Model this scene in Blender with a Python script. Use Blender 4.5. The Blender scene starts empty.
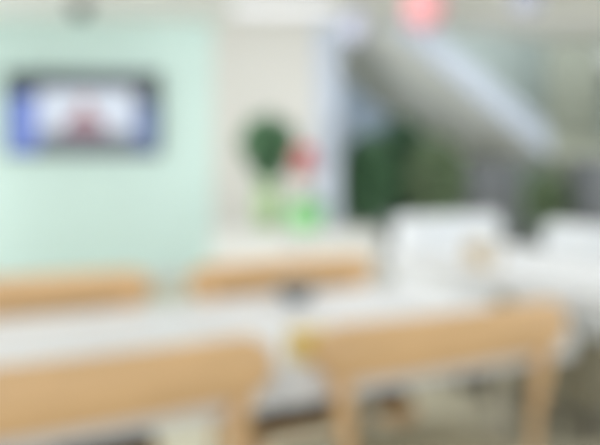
import bpy, bmesh, math, random
from mathutils import Vector, Matrix
random.seed(7)
S = bpy.context.scene
COL = S.collection

# ------------------------------------------------------------------ camera
FPX = 700.0          # focal length in pixels of the 600x445 frame
CAMH = 1.09          # seated eye height
HOR = 165.0          # image row of the horizon
cam_d = bpy.data.cameras.new('camera')
cam = bpy.data.objects.new('camera', cam_d); COL.objects.link(cam)
cam.location = (0, 0, CAMH); cam.rotation_euler = (math.pi/2, 0, 0)
cam_d.sensor_width = 36.0
cam_d.lens = FPX/600*36.0
cam_d.shift_y = -(222.5-HOR)/600.0
cam_d.clip_start = 0.01
cam_d.dof.use_dof = True            # the photograph is far out of focus: lens set to a very near distance
cam_d.dof.focus_distance = 0.10
cam_d.dof.aperture_fstop = 8.0
S.camera = cam

# ------------------------------------------------------------------ world, lights, exposure
W = bpy.data.worlds.new('world'); S.world = W; W.use_nodes = True
bgn = W.node_tree.nodes['Background']
bgn.inputs[0].default_value = (0.86, 0.93, 1.0, 1); bgn.inputs[1].default_value = 1.0
def area(name, loc, rot, sx, sy, power, color=(1, 1, 1)):
    d = bpy.data.lights.new(name, 'AREA'); d.shape = 'RECTANGLE'; d.size = sx; d.size_y = sy
    d.energy = power; d.color = color
    o = bpy.data.objects.new(name, d); COL.objects.link(o); o.location = loc; o.rotation_euler = rot
    return o
H = math.pi/2
area('daylight_front', (0.6, -2.85, 1.25), (H, 0, 0), 6.0, 2.0, 50, (0.97, 0.985, 1.0))         # shop-front glazing behind the camera
area('daylight_side', (-4.35, 4.2, 0.85), (H, 0, -H), 3.4, 1.2, 56, (0.97, 0.99, 1.0))           # side window
area('daylight_right', (5.2, 2.6, 1.3), (H, 0, H), 4.0, 1.8, 46, (0.95, 0.98, 1.0))             # right glazing
b_ = area('soffit_fill_light', (-4.3, -1.0, 0.95), (0, 0, 0), 1.6, 0.8, 26, (0.97, 0.985, 1.0))     # fill beam added to lift the stair underside, not a real window
b_.rotation_euler = (Vector((2.1, 8.0, 2.0))-b_.location).to_track_quat('-Z', 'Y').to_euler(); b_.data.spread = math.radians(42)
for lx, ly, e in ((-1.6, 1.6, 9), (0.9, 1.9, 11), (-1.9, 4.2, 8), (0.4, 3.5, 13), (3.4, 3.2, 11), (3.3, 5.6, 16)):
    area('overhead_fill_light', (lx, ly, 2.42), (0, 0, 0), 0.9, 0.6, e, (0.98, 0.99, 1.0))     # added overhead fill for the tabletops and the back, without fixtures
area('stairwell_fill_light', (3.2, 8.7, 4.15), (0, 0, 0), 2.4, 1.6, 60, (0.95, 0.98, 1.0))           # fill lamp added to brighten the wall behind the stairwell
area('under_stair_fill_light', (2.6, 6.1, 2.40), (math.radians(35), 0, 0), 2.0, 0.4, 18, (0.97, 0.99, 1.0))  # added fill without a fixture, brightens the dark area around the stairs
S.view_settings.view_transform = 'Standard'
S.view_settings.look = 'None'
S.view_settings.exposure = 0.0
S.view_settings.gamma = 1.0
S.view_settings.use_curve_mapping = False

# ------------------------------------------------------------------ helpers
def at(px, py, Y):
    return Vector(((px-300)/FPX*Y, Y, CAMH-(py-HOR)/FPX*Y))
ANG = math.radians(27.0)
U = Vector((math.cos(ANG), math.sin(ANG), 0)); V = Vector((-math.sin(ANG), math.cos(ANG), 0))
ORG = Vector((0.044, 1.225, 0))
def uv(u, v, z=0.0):
    return ORG+U*u+V*v+Vector((0, 0, z))

def lin(c):
    return tuple((x/255/12.92 if x/255 <= 0.04045 else ((x/255+0.055)/1.055)**2.4) for x in c)
def mat(name, rgb, rough=0.5, metal=0.0, var=0.06, scale=6.0, emit=0.0, bump=0.0, stretch=(1, 1, 1), spec=0.5):
    m = bpy.data.materials.new(name); m.use_nodes = True
    nt = m.node_tree; b = nt.nodes['Principled BSDF']
    c = lin(rgb)
    b.inputs['Roughness'].default_value = rough; b.inputs['Metallic'].default_value = metal
    b.inputs['Specular IOR Level'].default_value = spec
    tc = nt.nodes.new('ShaderNodeTexCoord'); mp = nt.nodes.new('ShaderNodeMapping')
    mp.inputs['Scale'].default_value = stretch
    nz = nt.nodes.new('ShaderNodeTexNoise'); nz.inputs['Scale'].default_value = scale; nz.inputs['Detail'].default_value = 4
    rp = nt.nodes.new('ShaderNodeValToRGB')
    rp.color_ramp.elements[0].position = 0.3; rp.color_ramp.elements[1].position = 0.7
    rp.color_ramp.elements[0].color = (*[max(0, x*(1-var)) for x in c], 1)
    rp.color_ramp.elements[1].color = (*[min(1, x*(1+var)) for x in c], 1)
    nt.links.new(tc.outputs['Object'], mp.inputs['Vector']); nt.links.new(mp.outputs[0], nz.inputs['Vector'])
    nt.links.new(nz.outputs['Fac'], rp.inputs['Fac']); nt.links.new(rp.outputs[0], b.inputs['Base Color'])
    if emit:
        for l_ in list(b.inputs['Base Color'].links): nt.links.remove(l_)
        b.inputs['Base Color'].default_value = (0.015, 0.015, 0.017, 1)
        b.inputs['Emission Strength'].default_value = emit
        nt.links.new(rp.outputs[0], b.inputs['Emission Color'])
    if bump:
        bp = nt.nodes.new('ShaderNodeBump'); bp.inputs['Strength'].default_value = bump
        nt.links.new(nz.outputs['Fac'], bp.inputs['Height']); nt.links.new(bp.outputs[0], b.inputs['Normal'])
    return m
def tile_mat(name, rgb, grout, size):
    m = mat(name, rgb, 0.35)
    nt = m.node_tree; b = nt.nodes['Principled BSDF']
    tc = nt.nodes.new('ShaderNodeTexCoord'); br = nt.nodes.new('ShaderNodeTexBrick')
    c = lin(rgb); g = lin(grout)
    br.inputs['Color1'].default_value = (*c, 1); br.inputs['Color2'].default_value = (*[x*0.95 for x in c], 1)
    br.inputs['Mortar'].default_value = (*g, 1); br.inputs['Scale'].default_value = 1.0
    br.inputs['Mortar Size'].default_value = 0.004; br.inputs['Brick Width'].default_value = size; br.inputs['Row Height'].default_value = size
    br.offset = 0.0
    nt.links.new(tc.outputs['Object'], br.inputs['Vector']); nt.links.new(br.outputs[0], b.inputs['Base Color'])
    return m

M = {
 'wood': mat('pale_beech_wood', (224, 184, 136), 0.5, scale=5, var=0.10, stretch=(1, 9, 9)),
 'table': mat('white_laminate', (224, 226, 230), 0.4, var=0.015),
 'ped': mat('beige_grey_metal_paint', (176, 170, 152), 0.5),
 'dark_iron': mat('dark_brown_iron', (58, 50, 42), 0.5),
 'mint': mat('mint_paint', (207, 231, 226), 0.7, var=0.02, scale=2),
 'cream': mat('cream_paint', (213, 212, 207), 0.7, var=0.02, scale=2),
 'ceil': mat('ceiling_paint', (238, 238, 236), 0.8, var=0.01),
 'grey_green': mat('grey_green_paint', (194, 206, 202), 0.7, var=0.02),
 'olive_grey': mat('olive_grey_paint', (176, 180, 166), 0.7, var=0.02),
 'blue_grey': mat('blue_grey_paint', (165, 178, 192), 0.6, var=0.03),
 'blue_white': mat('bluish_white_paint', (192, 201, 216), 0.5, var=0.02),
 'soffit': mat('stair_soffit_plaster', (240, 243, 240), 0.7, var=0.02),
 'tread': mat('stair_tread_stone', (150, 150, 146), 0.5),
 'floor': tile_mat('beige_floor_tiles', (206, 200, 178), (160, 152, 134), 0.6),
 'black': mat('black_plastic', (34, 36, 40), 0.35),
 'grey_plastic': mat('grey_plastic', (120, 126, 124), 0.5),
 'leaf_dark': mat('dark_green_leaf', (98, 138, 104), 0.5, var=0.35, scale=9),
 'leaf_mid': mat('mid_green_leaf', (124, 144, 112), 0.5, var=0.35, scale=9),
 'stem': mat('stem_green', (110, 130, 80), 0.6),
 'bark': mat('bark_brown', (112, 92, 66), 0.8, var=0.2),
 'soil': mat('soil', (60, 46, 36), 0.9, var=0.2, scale=30),
 'vase': mat('pale_green_glaze', (152, 178, 130), 0.25, var=0.03),
 'pot_green': mat('bright_green_glaze', (138, 208, 140), 0.35, var=0.03),
 'red': mat('red_petal', (226, 92, 100), 0.5, var=0.08),
 'red_paper': mat('red_paper', (226, 160, 164), 0.7, var=0.03),
 'lav_paper': mat('lavender_paper', (186, 190, 210), 0.7, var=0.03),
 'cord': mat('dark_cord', (70, 66, 64), 0.7),
 'planter': mat('dark_grey_planter', (92, 98, 96), 0.6),
 'cabinet': mat('charcoal_cabinet', (98, 102, 106), 0.5),
 'metal': mat('brushed_steel', (180, 182, 184), 0.35, metal=0.9),
 'upholstery': mat('white_leather', (222, 226, 230), 0.5, var=0.015),
 'leg_dark': mat('dark_stained_leg', (62, 54, 46), 0.5),
 'seat_pad': mat('taupe_seat_pad', (196, 188, 162), 0.8, var=0.06, scale=20),
 'arm_base': mat('olive_grey_fabric', (136, 130, 110), 0.85, var=0.06, scale=25),
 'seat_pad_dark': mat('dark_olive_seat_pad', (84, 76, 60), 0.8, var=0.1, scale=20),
 'yellow': mat('pale_yellow_card', (232, 204, 124), 0.6, var=0.04),
 'tan': mat('tan_card', (204, 186, 156), 0.6, var=0.05),
 'tissue': mat('white_tissue', (244, 244, 242), 0.9, var=0.01),
 'grey_bowl': mat('dark_grey_glaze', (124, 128, 130), 0.5),
 'white_body': mat('white_lacquer', (212, 213, 210), 0.4, var=0.01),
 'lamp': mat('lamp_diffuser', (252, 253, 255), 0.5, emit=1.0, var=0.0),
 'scr_dark': mat('screen_dark', (62, 74, 80), 0.3, emit=1, var=0.02),
 'scr_blue': mat('screen_blue', (118, 142, 214), 0.3, emit=1, var=0.02),
 'scr_slate': mat('screen_slate', (104, 126, 170), 0.3, emit=1, var=0.02),
 'scr_white': mat('screen_white', (216, 226, 238), 0.3, emit=1, var=0.02),
 'scr_red': mat('screen_red', (160, 122, 132), 0.3, emit=1, var=0.02),
 'scr_skin': mat('screen_skin', (200, 160, 152), 0.3, emit=1, var=0.02),
 'scr_grey': mat('screen_grey', (104, 114, 122), 0.3, emit=1, var=0.02),
}
gl = bpy.data.materials.new('blue_grey_glass'); gl.use_nodes = True
gb = gl.node_tree.nodes['Principled BSDF']
gb.inputs['Base Color'].default_value = (*lin((178, 194, 212)), 1); gb.inputs['Roughness'].default_value = 0.1
M['glass'] = gl

def link(name, bm, m, parent=None, smooth=False, bevel=0.0):
    bmesh.ops.recalc_face_normals(bm, faces=bm.faces)
    if smooth:
        for f in bm.faces: f.smooth = True
    me = bpy.data.meshes.new(name); bm.to_mesh(me); bm.free()
    for mm in (m if isinstance(m, (list, tuple)) else [m]): me.materials.append(mm)
    o = bpy.data.objects.new(name, me); COL.objects.link(o)
    if parent: o.parent = parent
    if bevel:
        b = o.modifiers.new('bevel', 'BEVEL'); b.width = bevel; b.segments = 3; b.limit_method = 'ANGLE'
    return o
def tag(o, label, cat, group=None):
    o['label'] = label; o['category'] = cat
    if group: o['group'] = group
    return o
def thing(name, label, cat, loc, rz=0.0, group=None):
    o = bpy.data.objects.new(name, None); COL.objects.link(o); o.empty_display_size = 0.05
    o.location = loc; o.rotation_euler = (0, 0, rz)
    return tag(o, label, cat, group)
def struct(o):
    o['kind'] = 'structure'; return o
def dup(root, loc, rz, label):
    r = root.copy(); COL.objects.link(r); r.location = loc; r.rotation_euler = (0, 0, rz); r['label'] = label
    for ch in list(root.children):
        c = ch.copy(); COL.objects.link(c); c.parent = r
        for g in list(ch.children):
            d = g.copy(); COL.objects.link(d); d.parent = c
    return r
def box(bm, x0, x1, y0, y1, z0, z1, mtx=None):
    vs = [Vector((x, y, z)) for z in (z0, z1) for y in (y0, y1) for x in (x0, x1)]
    if mtx: vs = [mtx @ v for v in vs]
    v = [bm.verts.new(p) for p in vs]
    for f in ((0, 2, 3, 1), (4, 5, 7, 6), (0, 1, 5, 4), (2, 6, 7, 3), (0, 4, 6, 2), (1, 3, 7, 5)):
        bm.faces.new([v[i] for i in f])
    return bm
def boxbm(*a, **k): return box(bmesh.new(), *a, **k)
def lathe(bm, prof, n=28, c=(0, 0), cap=True):
    rings = []
    for r, z in prof:
        rings.append([bm.verts.new((c[0]+r*math.cos(2*math.pi*i/n), c[1]+r*math.sin(2*math.pi*i/n), z)) for i in range(n)])
    for a, b in zip(rings, rings[1:]):
        for i in range(n): bm.faces.new((a[i], a[(i+1) % n], b[(i+1) % n], b[i]))
    if cap: bm.faces.new(rings[0][::-1]); bm.faces.new(rings[-1])
    return bm
def tube(bm, pts, radii, n=10):
    pts = [Vector(p) for p in pts]; rings = []
    for i, p in enumerate(pts):
        d = (pts[min(i+1, len(pts)-1)]-pts[max(i-1, 0)]).normalized()
        a = d.cross(Vector((0, 0, 1)) if abs(d.z) < 0.9 else Vector((1, 0, 0))).normalized(); b = d.cross(a)
        r = radii[i] if isinstance(radii, (list, tuple)) else radii
        rings.append([bm.verts.new(p+a*r*math.cos(2*math.pi*k/n)+b*r*math.sin(2*math.pi*k/n)) for k in range(n)])
    for a, b in zip(rings, rings[1:]):
        for k in range(n): bm.faces.new((a[k], a[(k+1) % n], b[(k+1) % n], b[k]))
    bm.faces.new(rings[0][::-1]); bm.faces.new(rings[-1])
    return bm
def prism(bm, pts, y0, y1):
    a = [bm.verts.new((x, y0, z)) for x, z in pts]; b = [bm.verts.new((x, y1, z)) for x, z in pts]
    bm.faces.new(a); bm.faces.new(b[::-1]); n = len(pts)
    for i in range(n): bm.faces.new((a[i], b[i], b[(i+1) % n], a[(i+1) % n]))
    return bm
def leaves(bm, n, fn, size, rnd):
    for _ in range(n):
        p, out = fn()
        d = (out+Vector((rnd.uniform(-1, 1), rnd.uniform(-1, 1), rnd.uniform(-0.8, 0.8)))*0.7).normalized()
        s = d.cross(Vector((rnd.uniform(-1, 1), rnd.uniform(-1, 1), rnd.uniform(-1, 1)))).normalized()
        L = size*rnd.uniform(0.7, 1.3); w = L*0.36; up = d.cross(s)
        v = [bm.verts.new(q) for q in (p, p+d*L*0.5+s*w+up*w*0.25, p+d*L, p+d*L*0.5-s*w+up*w*0.25, p+d*L*0.55)]
        bm.faces.new((v[0], v[1], v[4])); bm.faces.new((v[1], v[2], v[4])); bm.faces.new((v[2], v[3], v[4])); bm.faces.new((v[3], v[0], v[4]))

# ------------------------------------------------------------------ setting
struct(link('floor', boxbm(-5, 6, -3.2, 10.6, -0.1, 0), M['floor']))
CZ = 2.436
P0 = Vector((1.232, 6.9, 0))                                     # foot of the near edge of the stair soffit
def suv(u, v, z=0): return P0+U*u+V*v+Vector((0, 0, z))
SU0, SU1, SW, SZ, ST = -0.46, 1.636, 1.66, 2.164, 0.60
bm = bmesh.new()                                                  # ceiling with the stairwell cut out of it
mx = Matrix.Translation(P0) @ Matrix.Rotation(ANG, 4, 'Z')
for u0, u1, v0, v1 in ((-9, 7, -10.5, -0.06), (-9, SU0-0.02, -0.06, 1.69), (3.7, 7, -0.06, 1.69), (-9, SU0-0.02, 1.69, 4.6)):
    box(bm, u0, u1, v0, v1, CZ, CZ+0.12, mx)
struct(link('ceiling', bm, M['ceil']))
struct(link('ceiling_stairwell', boxbm(-0.4, 6, 5.2, 10.35, 4.2, 4.3), M['ceil']))
WA = math.radians(5)                                              # back wall turned 5 degrees
WP = at(100, HOR, 6.5); WP.z = 0
wmx = Matrix.Translation(WP) @ Matrix.Rotation(WA, 4, 'Z')
def wx(px):                                                       # distance along the back wall for an image column
    k = (px-300)/FPX; return (k*WP.y-WP.x)/(math.cos(WA)-k*math.sin(WA))
struct(link('wall_back_mint', boxbm(-3.4, wx(213), 0, 0.15, 0, CZ, wmx), M['mint']))
struct(link('wall_back_cream', boxbm(wx(213), wx(315), 0, 0.15, 0, CZ, wmx), M['cream']))
struct(link('trim_1', boxbm(wx(315), wx(340), -0.03, 0.17, 0, CZ, wmx), M['blue_white'], bevel=0.008))   # pale end post
struct(link('baseboard_back', boxbm(-3.4, wx(315), -0.015, 0, 0, 0.09, wmx), M['white_body']))
struct(link('wall_back', boxbm(-0.4, 6, 10.2, 10.35, 0, 4.2), M['grey_green']))
bm = bmesh.new()
for y0, y1, z0, z1 in ((-3.2, -1.8, 0, CZ), (-0.2, 2.4, 0, CZ), (-1.8, -0.2, 0, 0.2), (-1.8, -0.2, 1.6, CZ), (6.0, 10.35, 0, CZ), (2.4, 6.0, 0, 0.2), (2.4, 6.0, 1.5, CZ)):
    box(bm, -4.6, -4.45, y0, y1, z0, z1)
struct(link('wall_left', bm, M['cream']))
bm = bmesh.new()
for y0, y1, z0, z1 in ((-3.2, 0.5, 0, CZ), (4.7, 10.35, 0, 4.2), (0.5, 4.7, 0, 0.3), (0.5, 4.7, 2.3, CZ)):
    box(bm, 5.3, 5.45, y0, y1, z0, z1)
struct(link('wall_right', bm, M['grey_green']))
bm = bmesh.new()
for x0, x1, z0, z1 in ((-4.6, -2.5, 0, CZ), (3.7, 5.45, 0, CZ), (-2.5, 3.7, 0, 0.2), (-2.5, 3.7, 2.3, CZ)):
    box(bm, x0, x1, -3.15, -3.0, z0, z1)
struct(link('wall_front', bm, M['cream']))
# under-stair window in the far wall
wn = link('window_1', boxbm(0.5, 1.6, 10.13, 10.2, 1.0, 2.85), M['blue_white'], bevel=0.01); struct(wn)
link('window_pane', boxbm(0.56, 1.54, 10.12, 10.135, 1.06, 2.79), M['glass'], wn)
# short wall that stands on the stair landing
struct(link('wall_landing', boxbm(2.78, 3.7, 1.0, 1.1, 0, 4.2, mx), M['olive_grey']))

# ------------------------------------------------------------------ staircase
st = thing('staircase', 'white staircase rising to the left with a pale blue side board and plain underside', 'staircase', suv(0, 0), ANG)
def sz(u): return SZ-ST*u
def slope(v0, v1, lo, hi, u0=SU0, u1=SU1):
    bm = bmesh.new(); prism(bm, [(u0, sz(u0)+lo), (u1, sz(u1)+lo), (u1, sz(u1)+hi), (u0, sz(u0)+hi)], v0, v1); return bm
link('soffit', slope(0, SW, 0, 0.05), M['soffit'], st)
link('stringer', slope(-0.05, 0, -0.015, 0.30), M['blue_white'], st, bevel=0.006)
link('stringer', slope(SW, SW+0.05, -0.015, 0.30), M['blue_white'], st, bevel=0.006)
nt_ = 8; run = (SU1-SU0)/nt_
for i in range(nt_):
    u0 = SU0+run*i; zt = sz(u0)+0.235-ST*run*0.5
    bm = boxbm(u0, u0+run+0.02, 0, SW, zt-0.04, zt)
    link('tread', bm, M['tread'], st)
link('landing', boxbm(SU1, 2.76, -0.05, SW+0.05, sz(SU1)-0.02, sz(SU1)+0.16), M['olive_grey'], st, bevel=0.006)
for vv in (0.1, SW-0.1):
    bm = boxbm(2.5, 2.6, vv-0.05, vv+0.05, 0, sz(SU1)-0.02); link('landing_post', bm, M['planter'], st)

# ------------------------------------------------------------------ chairs
def make_chair(label, loc, rz):
    t = thing('wooden_chair', label, 'chair', loc, rz, 'beech chairs with wide curved top rails')
    hw = 0.297
    def rail(z0, z1, bow, th, xr, n=16):
        bm = bmesh.new(); rings = []
        for i in range(n+1):
            x = -xr+2*xr*i/n; y = -bow*(1-(x/xr)**2)
            e = min(1.0, (xr-abs(x))/0.03+0.55); zc = (z0+z1)/2; h = (z1-z0)/2*e
            rings.append([bm.verts.new((x, y+dy, zc+dz)) for dy, dz in ((-th/2, -h*0.9), (-th/2*0.6, -h), (th/2*0.6, -h), (th/2, -h*0.9), (th/2, h*0.9), (th/2*0.6, h), (-th/2*0.6, h), (-th/2, h*0.9))])
        for a, b in zip(rings, rings[1:]):
            for k in range(8): bm.faces.new((a[k], a[(k+1) % 8], b[(k+1) % 8], b[k]))
        bm.faces.new(rings[0]); bm.faces.new(rings[-1][::-1])
        return bm
    link('top_rail', rail(0.708, 0.809, 0.018, 0.026, hw), M['wood'], t, smooth=True)
    for s in (-1, 1):
        bm = tube(bmesh.new(), [(s*(hw-0.075), -0.03, 0), (s*(hw-0.075), 0.012, 0.42), (s*(hw-0.07), 0.012, 0.56), (s*(hw-0.06), 0.008, 0.63), (s*(hw-0.042), 0.0, 0.76)], [0.009, 0.010, 0.011, 0.018, 0.020], 12)
        link('back_leg', bm, M['wood'], t, smooth=True)
        bm = tube(bmesh.new(), [(s*(hw-0.07), 0.32, 0), (s*(hw-0.075), 0.305, 0.42)], [0.014, 0.02], 12)
        link('front_leg', bm, M['wood'], t, smooth=True)
        bm = boxbm(s*(hw-0.075)-0.011, s*(hw-0.075)+0.011, 0.02, 0.30, 0.37, 0.415)
        link('seat_rail', bm, M['wood'], t)
    link('seat', boxbm(-hw+0.05, hw-0.05, 0.02, 0.32, 0.415, 0.44), M['wood'], t, bevel=0.01)
    link('seat_pad', boxbm(-hw+0.065, hw-0.065, 0.03, 0.315, 0.44, 0.475), M['seat_pad'], t, bevel=0.014)
    return t
PI = math.pi; PITCH = 0.735
c_mid = 0.297
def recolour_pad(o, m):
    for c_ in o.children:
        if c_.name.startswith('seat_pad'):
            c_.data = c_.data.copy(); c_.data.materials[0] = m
ch = make_chair('nearest beech chair at right, its curved back rail facing the camera', uv(c_mid-0.016, 0), ANG)
dup(ch, uv(c_mid-PITCH+0.035, 0), ANG, 'nearest beech chair at left, its rail cut off by the picture edge')
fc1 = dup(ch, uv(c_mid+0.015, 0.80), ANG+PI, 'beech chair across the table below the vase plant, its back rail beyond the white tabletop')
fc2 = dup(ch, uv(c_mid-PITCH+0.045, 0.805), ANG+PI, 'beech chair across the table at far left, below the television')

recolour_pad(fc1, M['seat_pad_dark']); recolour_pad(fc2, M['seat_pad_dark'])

# ------------------------------------------------------------------ tables
def make_table(label, loc, rz, length, depth, bases):
    t = thing('white_table', label, 'table', loc, rz, 'white slab cafe tables')
    link('tabletop', boxbm(-length/2, length/2, -depth/2, depth/2, 0.66, 0.73), M['table'], t, bevel=0.008)
    link('pedestal', lathe(bmesh.new(), [(0.06, 0.025), (0.04, 0.06), (0.036, 0.62), (0.09, 0.66)]), M['ped'], t, smooth=True)
    link('foot_plate', boxbm(-0.17, 0.17, -0.17, 0.17, 0, 0.025), M['ped'], t, bevel=0.01)
    return t
make_table('white table between the near right chair and the chair below the vase plant', uv(c_mid, 0.37), ANG, PITCH-0.004, 0.66, 1)
make_table('white table at left between the two cut-off beech chairs', uv(c_mid-PITCH, 0.37), ANG, PITCH-0.004, 0.66, 1)
make_table('white table at the right edge, in front of the nearer white armchair', uv(1.38, 0.31), ANG+PI/2, 0.72, 0.66, 1)
make_table('white table across the aisle, in front of the farther white armchair', uv(1.38, 1.035), ANG+PI/2, 0.72, 0.66, 1)

# ------------------------------------------------------------------ armchairs
def make_armchair(label, loc, rz):
    t = thing('armchair', label, 'armchair', loc, rz, 'white armchairs beyond the side tables')
    link('backrest', boxbm(-0.36, 0.36, -0.07, 0.07, 0.42, 0.805), M['upholstery'], t, bevel=0.05)
    link('seat_cushion', boxbm(-0.27, 0.27, 0.07, 0.56, 0.42, 0.52), M['upholstery'], t, bevel=0.04)
    link('base', boxbm(-0.35, 0.35, -0.06, 0.55, 0.14, 0.42), M['arm_base'], t, bevel=0.02)
    for s in (-1, 1):
        link('armrest', boxbm(s*0.32-0.05, s*0.32+0.05, 0.05, 0.54, 0.42, 0.6), M['upholstery'], t, bevel=0.03)
        for y in (0.02, 0.48):
            link('leg', lathe(bmesh.new(), [(0.014, 0), (0.022, 0.15)], 12, (s*0.3, y)), M['leg_dark'], t)
    return t
pa = at(449, HOR, 4.0); pa.z = 0
ar = make_armchair('white armchair below the stairs, its back to the shrubs', pa, ANG+PI)
dup(ar, uv(2.14, 1.155), ANG+PI/2, 'white armchair at the right edge beyond the side table')

# ------------------------------------------------------------------ television
tv = thing('television', 'wide black flat television showing a bright picture on the mint wall', 'television', wmx @ Vector((wx(84.5), 0, 0)), WA)
zc = at(83, 114, 6.45).z; hw, hh = 0.69, 0.385
link('casing', boxbm(-hw, hw, -0.07, -0.025, zc-hh, zc+hh), M['black'], tv, bevel=0.006)
bm = bmesh.new()
def poly(pts, mi, lay):
    f = bm.faces.new([bm.verts.new((x, -0.0705-lay*0.0006, z)) for x, z in pts]); f.material_index = mi
def rect(x0, x1, z0, z1, mi, lay): poly([(x0, zc+z0), (x1, zc+z0), (x1, zc+z1), (x0, zc+z1)], mi, lay)
sw, sh = hw-0.025, hh-0.025
rect(-sw, sw, -sh, sh, 0, 1)
rect(-sw, -0.40, -sh, 0.16, 1, 2)
rect(0.46, sw, -sh+0.03, 0.10, 2, 2)
rect(-0.40, 0.46, -0.17, 0.23, 3, 2)
rect(-0.40, 0.46, -sh, -0.17, 6, 2)
poly([(0.02+0.20*math.cos(a), zc-0.19+0.21*max(0, math.sin(a))) for a in [i*PI/14 for i in range(15)]], 4, 3)
poly([(0.02+0.055*math.cos(a), zc+0.085+0.07*math.sin(a)) for a in [i*2*PI/18 for i in range(18)]], 5, 3)
link('screen', bm, [M['scr_dark'], M['scr_blue'], M['scr_slate'], M['scr_white'], M['scr_red'], M['scr_skin'], M['scr_grey']], tv)
link('wall_bracket', boxbm(-0.25, 0.25, -0.03, 0, zc-0.15, zc+0.15), M['black'], tv)

# ------------------------------------------------------------------ sideboard and what stands on it
SBZ = 0.60
sb = thing('sideboard', 'low white sideboard under the vase plant by the cream wall', 'sideboard', wmx @ Vector(((wx(216)+wx(352))/2, -1.25, 0)), WA)
sbw = 0.63
link('body', boxbm(-sbw, sbw, -0.2, 0.2, 0.06, SBZ), M['white_body'], sb, bevel=0.006)
for s in (-1, 1):
    d = link('door', boxbm(s*sbw/2-sbw/2+0.01, s*sbw/2+sbw/2-0.01, -0.22, -0.2, 0.08, SBZ-0.03), M['white_body'], sb, bevel=0.004)
    link('knob', lathe(bmesh.new(), [(0.012, SBZ-0.15), (0.014, SBZ-0.135), (0.012, SBZ-0.12)], 12, (s*0.04, -0.232)), M['metal'], d)
    for y in (-0.16, 0.16):
        link('leg', lathe(bmesh.new(), [(0.015, 0), (0.02, 0.06)], 12, (s*(sbw-0.06), y)), M['white_body'], sb)

def on_board(px, dy):
    o = sb.matrix_basis; k = (px-300)/FPX
    base = wmx @ Vector((0, -1.25+dy, 0)); d = Vector((math.cos(WA), math.sin(WA), 0))
    tt = (k*base.y-base.x)/(d.x-k*d.y); p = base+d*tt; p.z = SBZ; return p
rnd = random.Random(3)
p = on_board(268, 0.02)
vp = thing('vase_plant', 'dark green bushy plant in a tall pale green vase on the sideboard', 'plant', p)
link('vase', lathe(bmesh.new(), [(0.07, 0), (0.095, 0.05), (0.105, 0.17), (0.09, 0.28), (0.07, 0.33), (0.085, 0.36), (0.07, 0.355), (0.055, 0.3)]), M['vase'], vp, smooth=True)
bm = bmesh.new()
for i in range(7):
    a = i*0.9; tube(bm, [(0.02*math.cos(a), 0.02*math.sin(a), 0.28), (0.05*math.cos(a), 0.05*math.sin(a), 0.45), (0.13*math.cos(a), 0.13*math.sin(a), 0.70)], [0.006, 0.005, 0.003], 6)
link('stem', bm, M['stem'], vp)
bm = bmesh.new()
def heart():
    while True:
        q = Vector((rnd.uniform(-1, 1), rnd.uniform(-1, 1), rnd.uniform(-1, 1)))
        if q.length < 1: break
    h = (q.z+1)/2; w = 0.07+0.125*min(1, h*1.6)
    return Vector((q.x*w, q.y*w, 0.36+0.5*h)), Vector((q.x, q.y, q.z*0.5))
leaves(bm, 1500, heart, 0.06, rnd)
link('foliage', bm, M['leaf_dark'], vp)

p = on_board(306, -0.12)
fp = thing('potted_flower', 'red flower on a thin stem in a bright green pot on the sideboard', 'flower', p)
link('pot', lathe(bmesh.new(), [(0.11, 0), (0.135, 0.10), (0.15, 0.18), (0.15, 0.195), (0.135, 0.195), (0.13, 0.16)]), M['pot_green'], fp, smooth=True)
link('soil', lathe(bmesh.new(), [(0.128, 0.150), (0.128, 0.158)]), M['soil'], fp)
link('stem', tube(bmesh.new(), [(0, 0, 0.15), (-0.01, 0, 0.32), (-0.01, -0.01, 0.50)], [0.007, 0.006, 0.005], 8), M['stem'], fp)
bm = bmesh.new()
for k in range(44):
    a = k*2.4; t_ = k/44; r0 = 0.015+0.02*t_
    d = Vector((math.cos(a)*(0.4+t_), math.sin(a)*(0.4+t_), 1.1-2.1*t_)).normalized(); s = d.cross(Vector((0, 0, 1))).normalized(); c = Vector((-0.01, -0.01, 0.50))
    L = 0.15; v = [bm.verts.new(q) for q in (c, c+d*L*0.6+s*0.05, c+d*L, c+d*L*0.6-s*0.05)]
    bm.faces.new(v)
link('flower_head', bm, M['red'], fp)
bm = bmesh.new()
def low():
    a = rnd.uniform(0, 2*PI); r = rnd.uniform(0, 0.05); return Vector((r*math.cos(a), r*math.sin(a), rnd.uniform(0.16, 0.24))), Vector((math.cos(a), math.sin(a), 0.6))
leaves(bm, 34, low, 0.06, rnd)
link('leaf', bm, M['leaf_mid'], fp)

# ------------------------------------------------------------------ shrubs under the stairs, cabinets
def shrub(label, px, Y, top, rw, leaf, seed, n=1500):
    r_ = random.Random(seed); x = (px-300)/FPX*Y
    t = thing('potted_shrub', label, 'plant', (x, Y, 0), 0, 'potted shrubs below the stairs')
    link('planter', lathe(bmesh.new(), [(0.14, 0), (0.17, 0.2), (0.185, 0.42), (0.185, 0.44), (0.165, 0.44), (0.16, 0.40)]), M['planter'], t, smooth=True)
    link('soil', lathe(bmesh.new(), [(0.16, 0.395), (0.16, 0.41)]), M['soil'], t)
    link('trunk', tube(bmesh.new(), [(0, 0, 0.4), (0.02, 0.01, 0.7), (0, 0, top-0.3)], [0.024, 0.02, 0.012], 8), M['bark'], t, smooth=True)
    bm = bmesh.new(); lo = 0.50; hz = (top-lo)/2
    def el():
        while True:
            q = Vector((r_.uniform(-1, 1), r_.uniform(-1, 1), r_.uniform(-1, 1)))
            if 0.2 < q.length < 1: break
        return Vector((q.x*rw, q.y*rw, lo+hz+q.z*(hz-0.04))), q
    leaves(bm, n, el, 0.085, r_)
    link('foliage', bm, leaf, t)
    return t
shrub('tall dark shrub leftmost under the stairs beside the pale post', 366, 6.95, 1.38, 0.26, M['leaf_dark'], 1)
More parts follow.
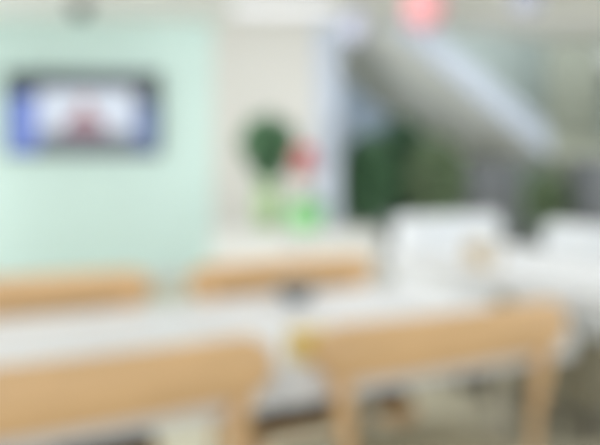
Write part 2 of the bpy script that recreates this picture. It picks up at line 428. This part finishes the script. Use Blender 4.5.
shrub('tallest dark green shrub under the middle of the stair underside', 400, 7.6, 1.62, 0.30, M['leaf_dark'], 2)
shrub('olive green shrub between the dark shrub and the charcoal cabinet', 436, 6.9, 1.36, 0.22, M['leaf_mid'], 3)
shrub('low green shrub below the stair landing at right', 546, 6.75, 1.02, 0.15, M['leaf_mid'], 4, 1000)
def cabinet(label, px0, px1, Y, top):
    x0, x1 = (px0-300)/FPX*Y, (px1-300)/FPX*Y; w = (x1-x0)/2
    t = thing('storage_cabinet', label, 'cabinet', ((x0+x1)/2, Y, 0), 0, 'charcoal cabinets below the stairs')
    link('body', boxbm(-w, w, 0, 0.35, 0, top), M['cabinet'], t, bevel=0.005)
    for s in (-1, 1):
        d = link('door', boxbm(s*w/2-w/2+0.006, s*w/2+w/2-0.006, -0.018, 0, 0.06, top-0.03), M['cabinet'], t, bevel=0.003)
        link('handle', boxbm(s*0.03-0.006, s*0.03+0.006, -0.04, -0.018, top*0.55, top*0.7), M['metal'], d)
cabinet('charcoal two-door cabinet under the low end of the stairs', 468, 516, 6.9, 1.14)
cabinet('charcoal two-door cabinet at the right edge beyond the armchairs', 583, 650, 6.40, 1.15)

# ------------------------------------------------------------------ hanging paper lanterns, ceiling camera
def lantern(label, px, py, Y, rx, rz_, m):
    q = at(px, py, Y)
    t = thing('paper_lantern', label, 'lantern', q, 0, 'paper lanterns hanging from the ceiling')
    prof = []
    for i in range(25):
        a = -1.35+2.7*i/24; prof.append((rx*math.cos(a)*(1+0.015*(-1)**i), rz_*math.sin(a)))
    link('shade', lathe(bmesh.new(), prof, 32), m, t, smooth=True)
    link('cap', lathe(bmesh.new(), [(rx*0.25, rz_*0.96), (rx*0.25, rz_*1.06)], 20), M['cord'], t)
    link('cord', tube(bmesh.new(), [(0, 0, rz_*1.05), (0, 0, CZ-q.z)], 0.003, 6), M['cord'], t)
lantern('red paper lantern hanging at the top edge in front of the stairs', 424, 6, 4.5, 0.135, 0.155, M['red_paper'])
lantern('lavender paper lantern hanging at the top of the pale post', 354, 27, 5.0, 0.095, 0.125, M['lav_paper'])
lantern('lavender paper lantern hanging at the top edge, right of the red lantern', 526, 0, 5.0, 0.11, 0.11, M['lav_paper'])
q = at(80, 8, 5.8)
dc = thing('dome_camera', 'small grey dome camera on the ceiling above the television', 'camera', (q.x, q.y, CZ))
link('mount', lathe(bmesh.new(), [(0.085, -0.04), (0.095, -0.03), (0.095, 0)]), M['grey_plastic'], dc, smooth=False)
link('dome', lathe(bmesh.new(), [(0.02, -0.135), (0.05, -0.12), (0.07, -0.09), (0.078, -0.04)]), M['black'], dc, smooth=True)

cx = at(285, 5, 5.95).x
cl = thing('ceiling_light', 'flat white ceiling light at the top edge above the vase plant', 'ceiling light', (cx, 5.95, CZ), WA)
fr = bmesh.new(); box(fr, -0.48, 0.48, -0.26, -0.23, -0.03, 0); box(fr, -0.48, 0.48, 0.23, 0.26, -0.03, 0); box(fr, -0.48, -0.45, -0.23, 0.23, -0.03, 0); box(fr, 0.45, 0.48, -0.23, 0.23, -0.03, 0)
link('frame', fr, M['white_body'], cl)
link('diffuser', boxbm(-0.45, 0.45, -0.23, 0.23, -0.022, -0.004), M['lamp'], cl)

# ------------------------------------------------------------------ small things on the tables
k = thing('tissue_box', 'small pale yellow box on the white table edge between the near chairs', 'box', uv(0.012, 0.085, 0.73), ANG)
link('carton', boxbm(-0.033, 0.033, -0.03, 0.03, 0, 0.055), M['yellow'], k, bevel=0.003)
link('tissue', boxbm(-0.012, 0.012, -0.004, 0.004, 0.05, 0.066), M['tissue'], k)
b = link('bowl', lathe(bmesh.new(), [(0.025, 0), (0.03, 0.006), (0.05, 0.03), (0.055, 0.045), (0.051, 0.045), (0.045, 0.03), (0.02, 0.008)]), M['grey_bowl'], smooth=True)
b.location = uv(0.235, 0.58, 0.73)
tag(b, 'small dark grey bowl on the white table near the far chair', 'bowl')
k = thing('napkin_holder', 'small tan napkin holder on the white table across the aisle', 'napkin holder', uv(1.12, 0.86, 0.73), ANG)
bm = bmesh.new(); box(bm, -0.035, 0.035, -0.055, 0.055, 0, 0.012); box(bm, -0.035, -0.028, -0.055, 0.055, 0.012, 0.09); box(bm, 0.028, 0.035, -0.055, 0.055, 0.012, 0.09)
link('holder', bm, M['tan'], k)
link('napkins', boxbm(-0.022, 0.022, -0.05, 0.05, 0.012, 0.085), M['tissue'], k)
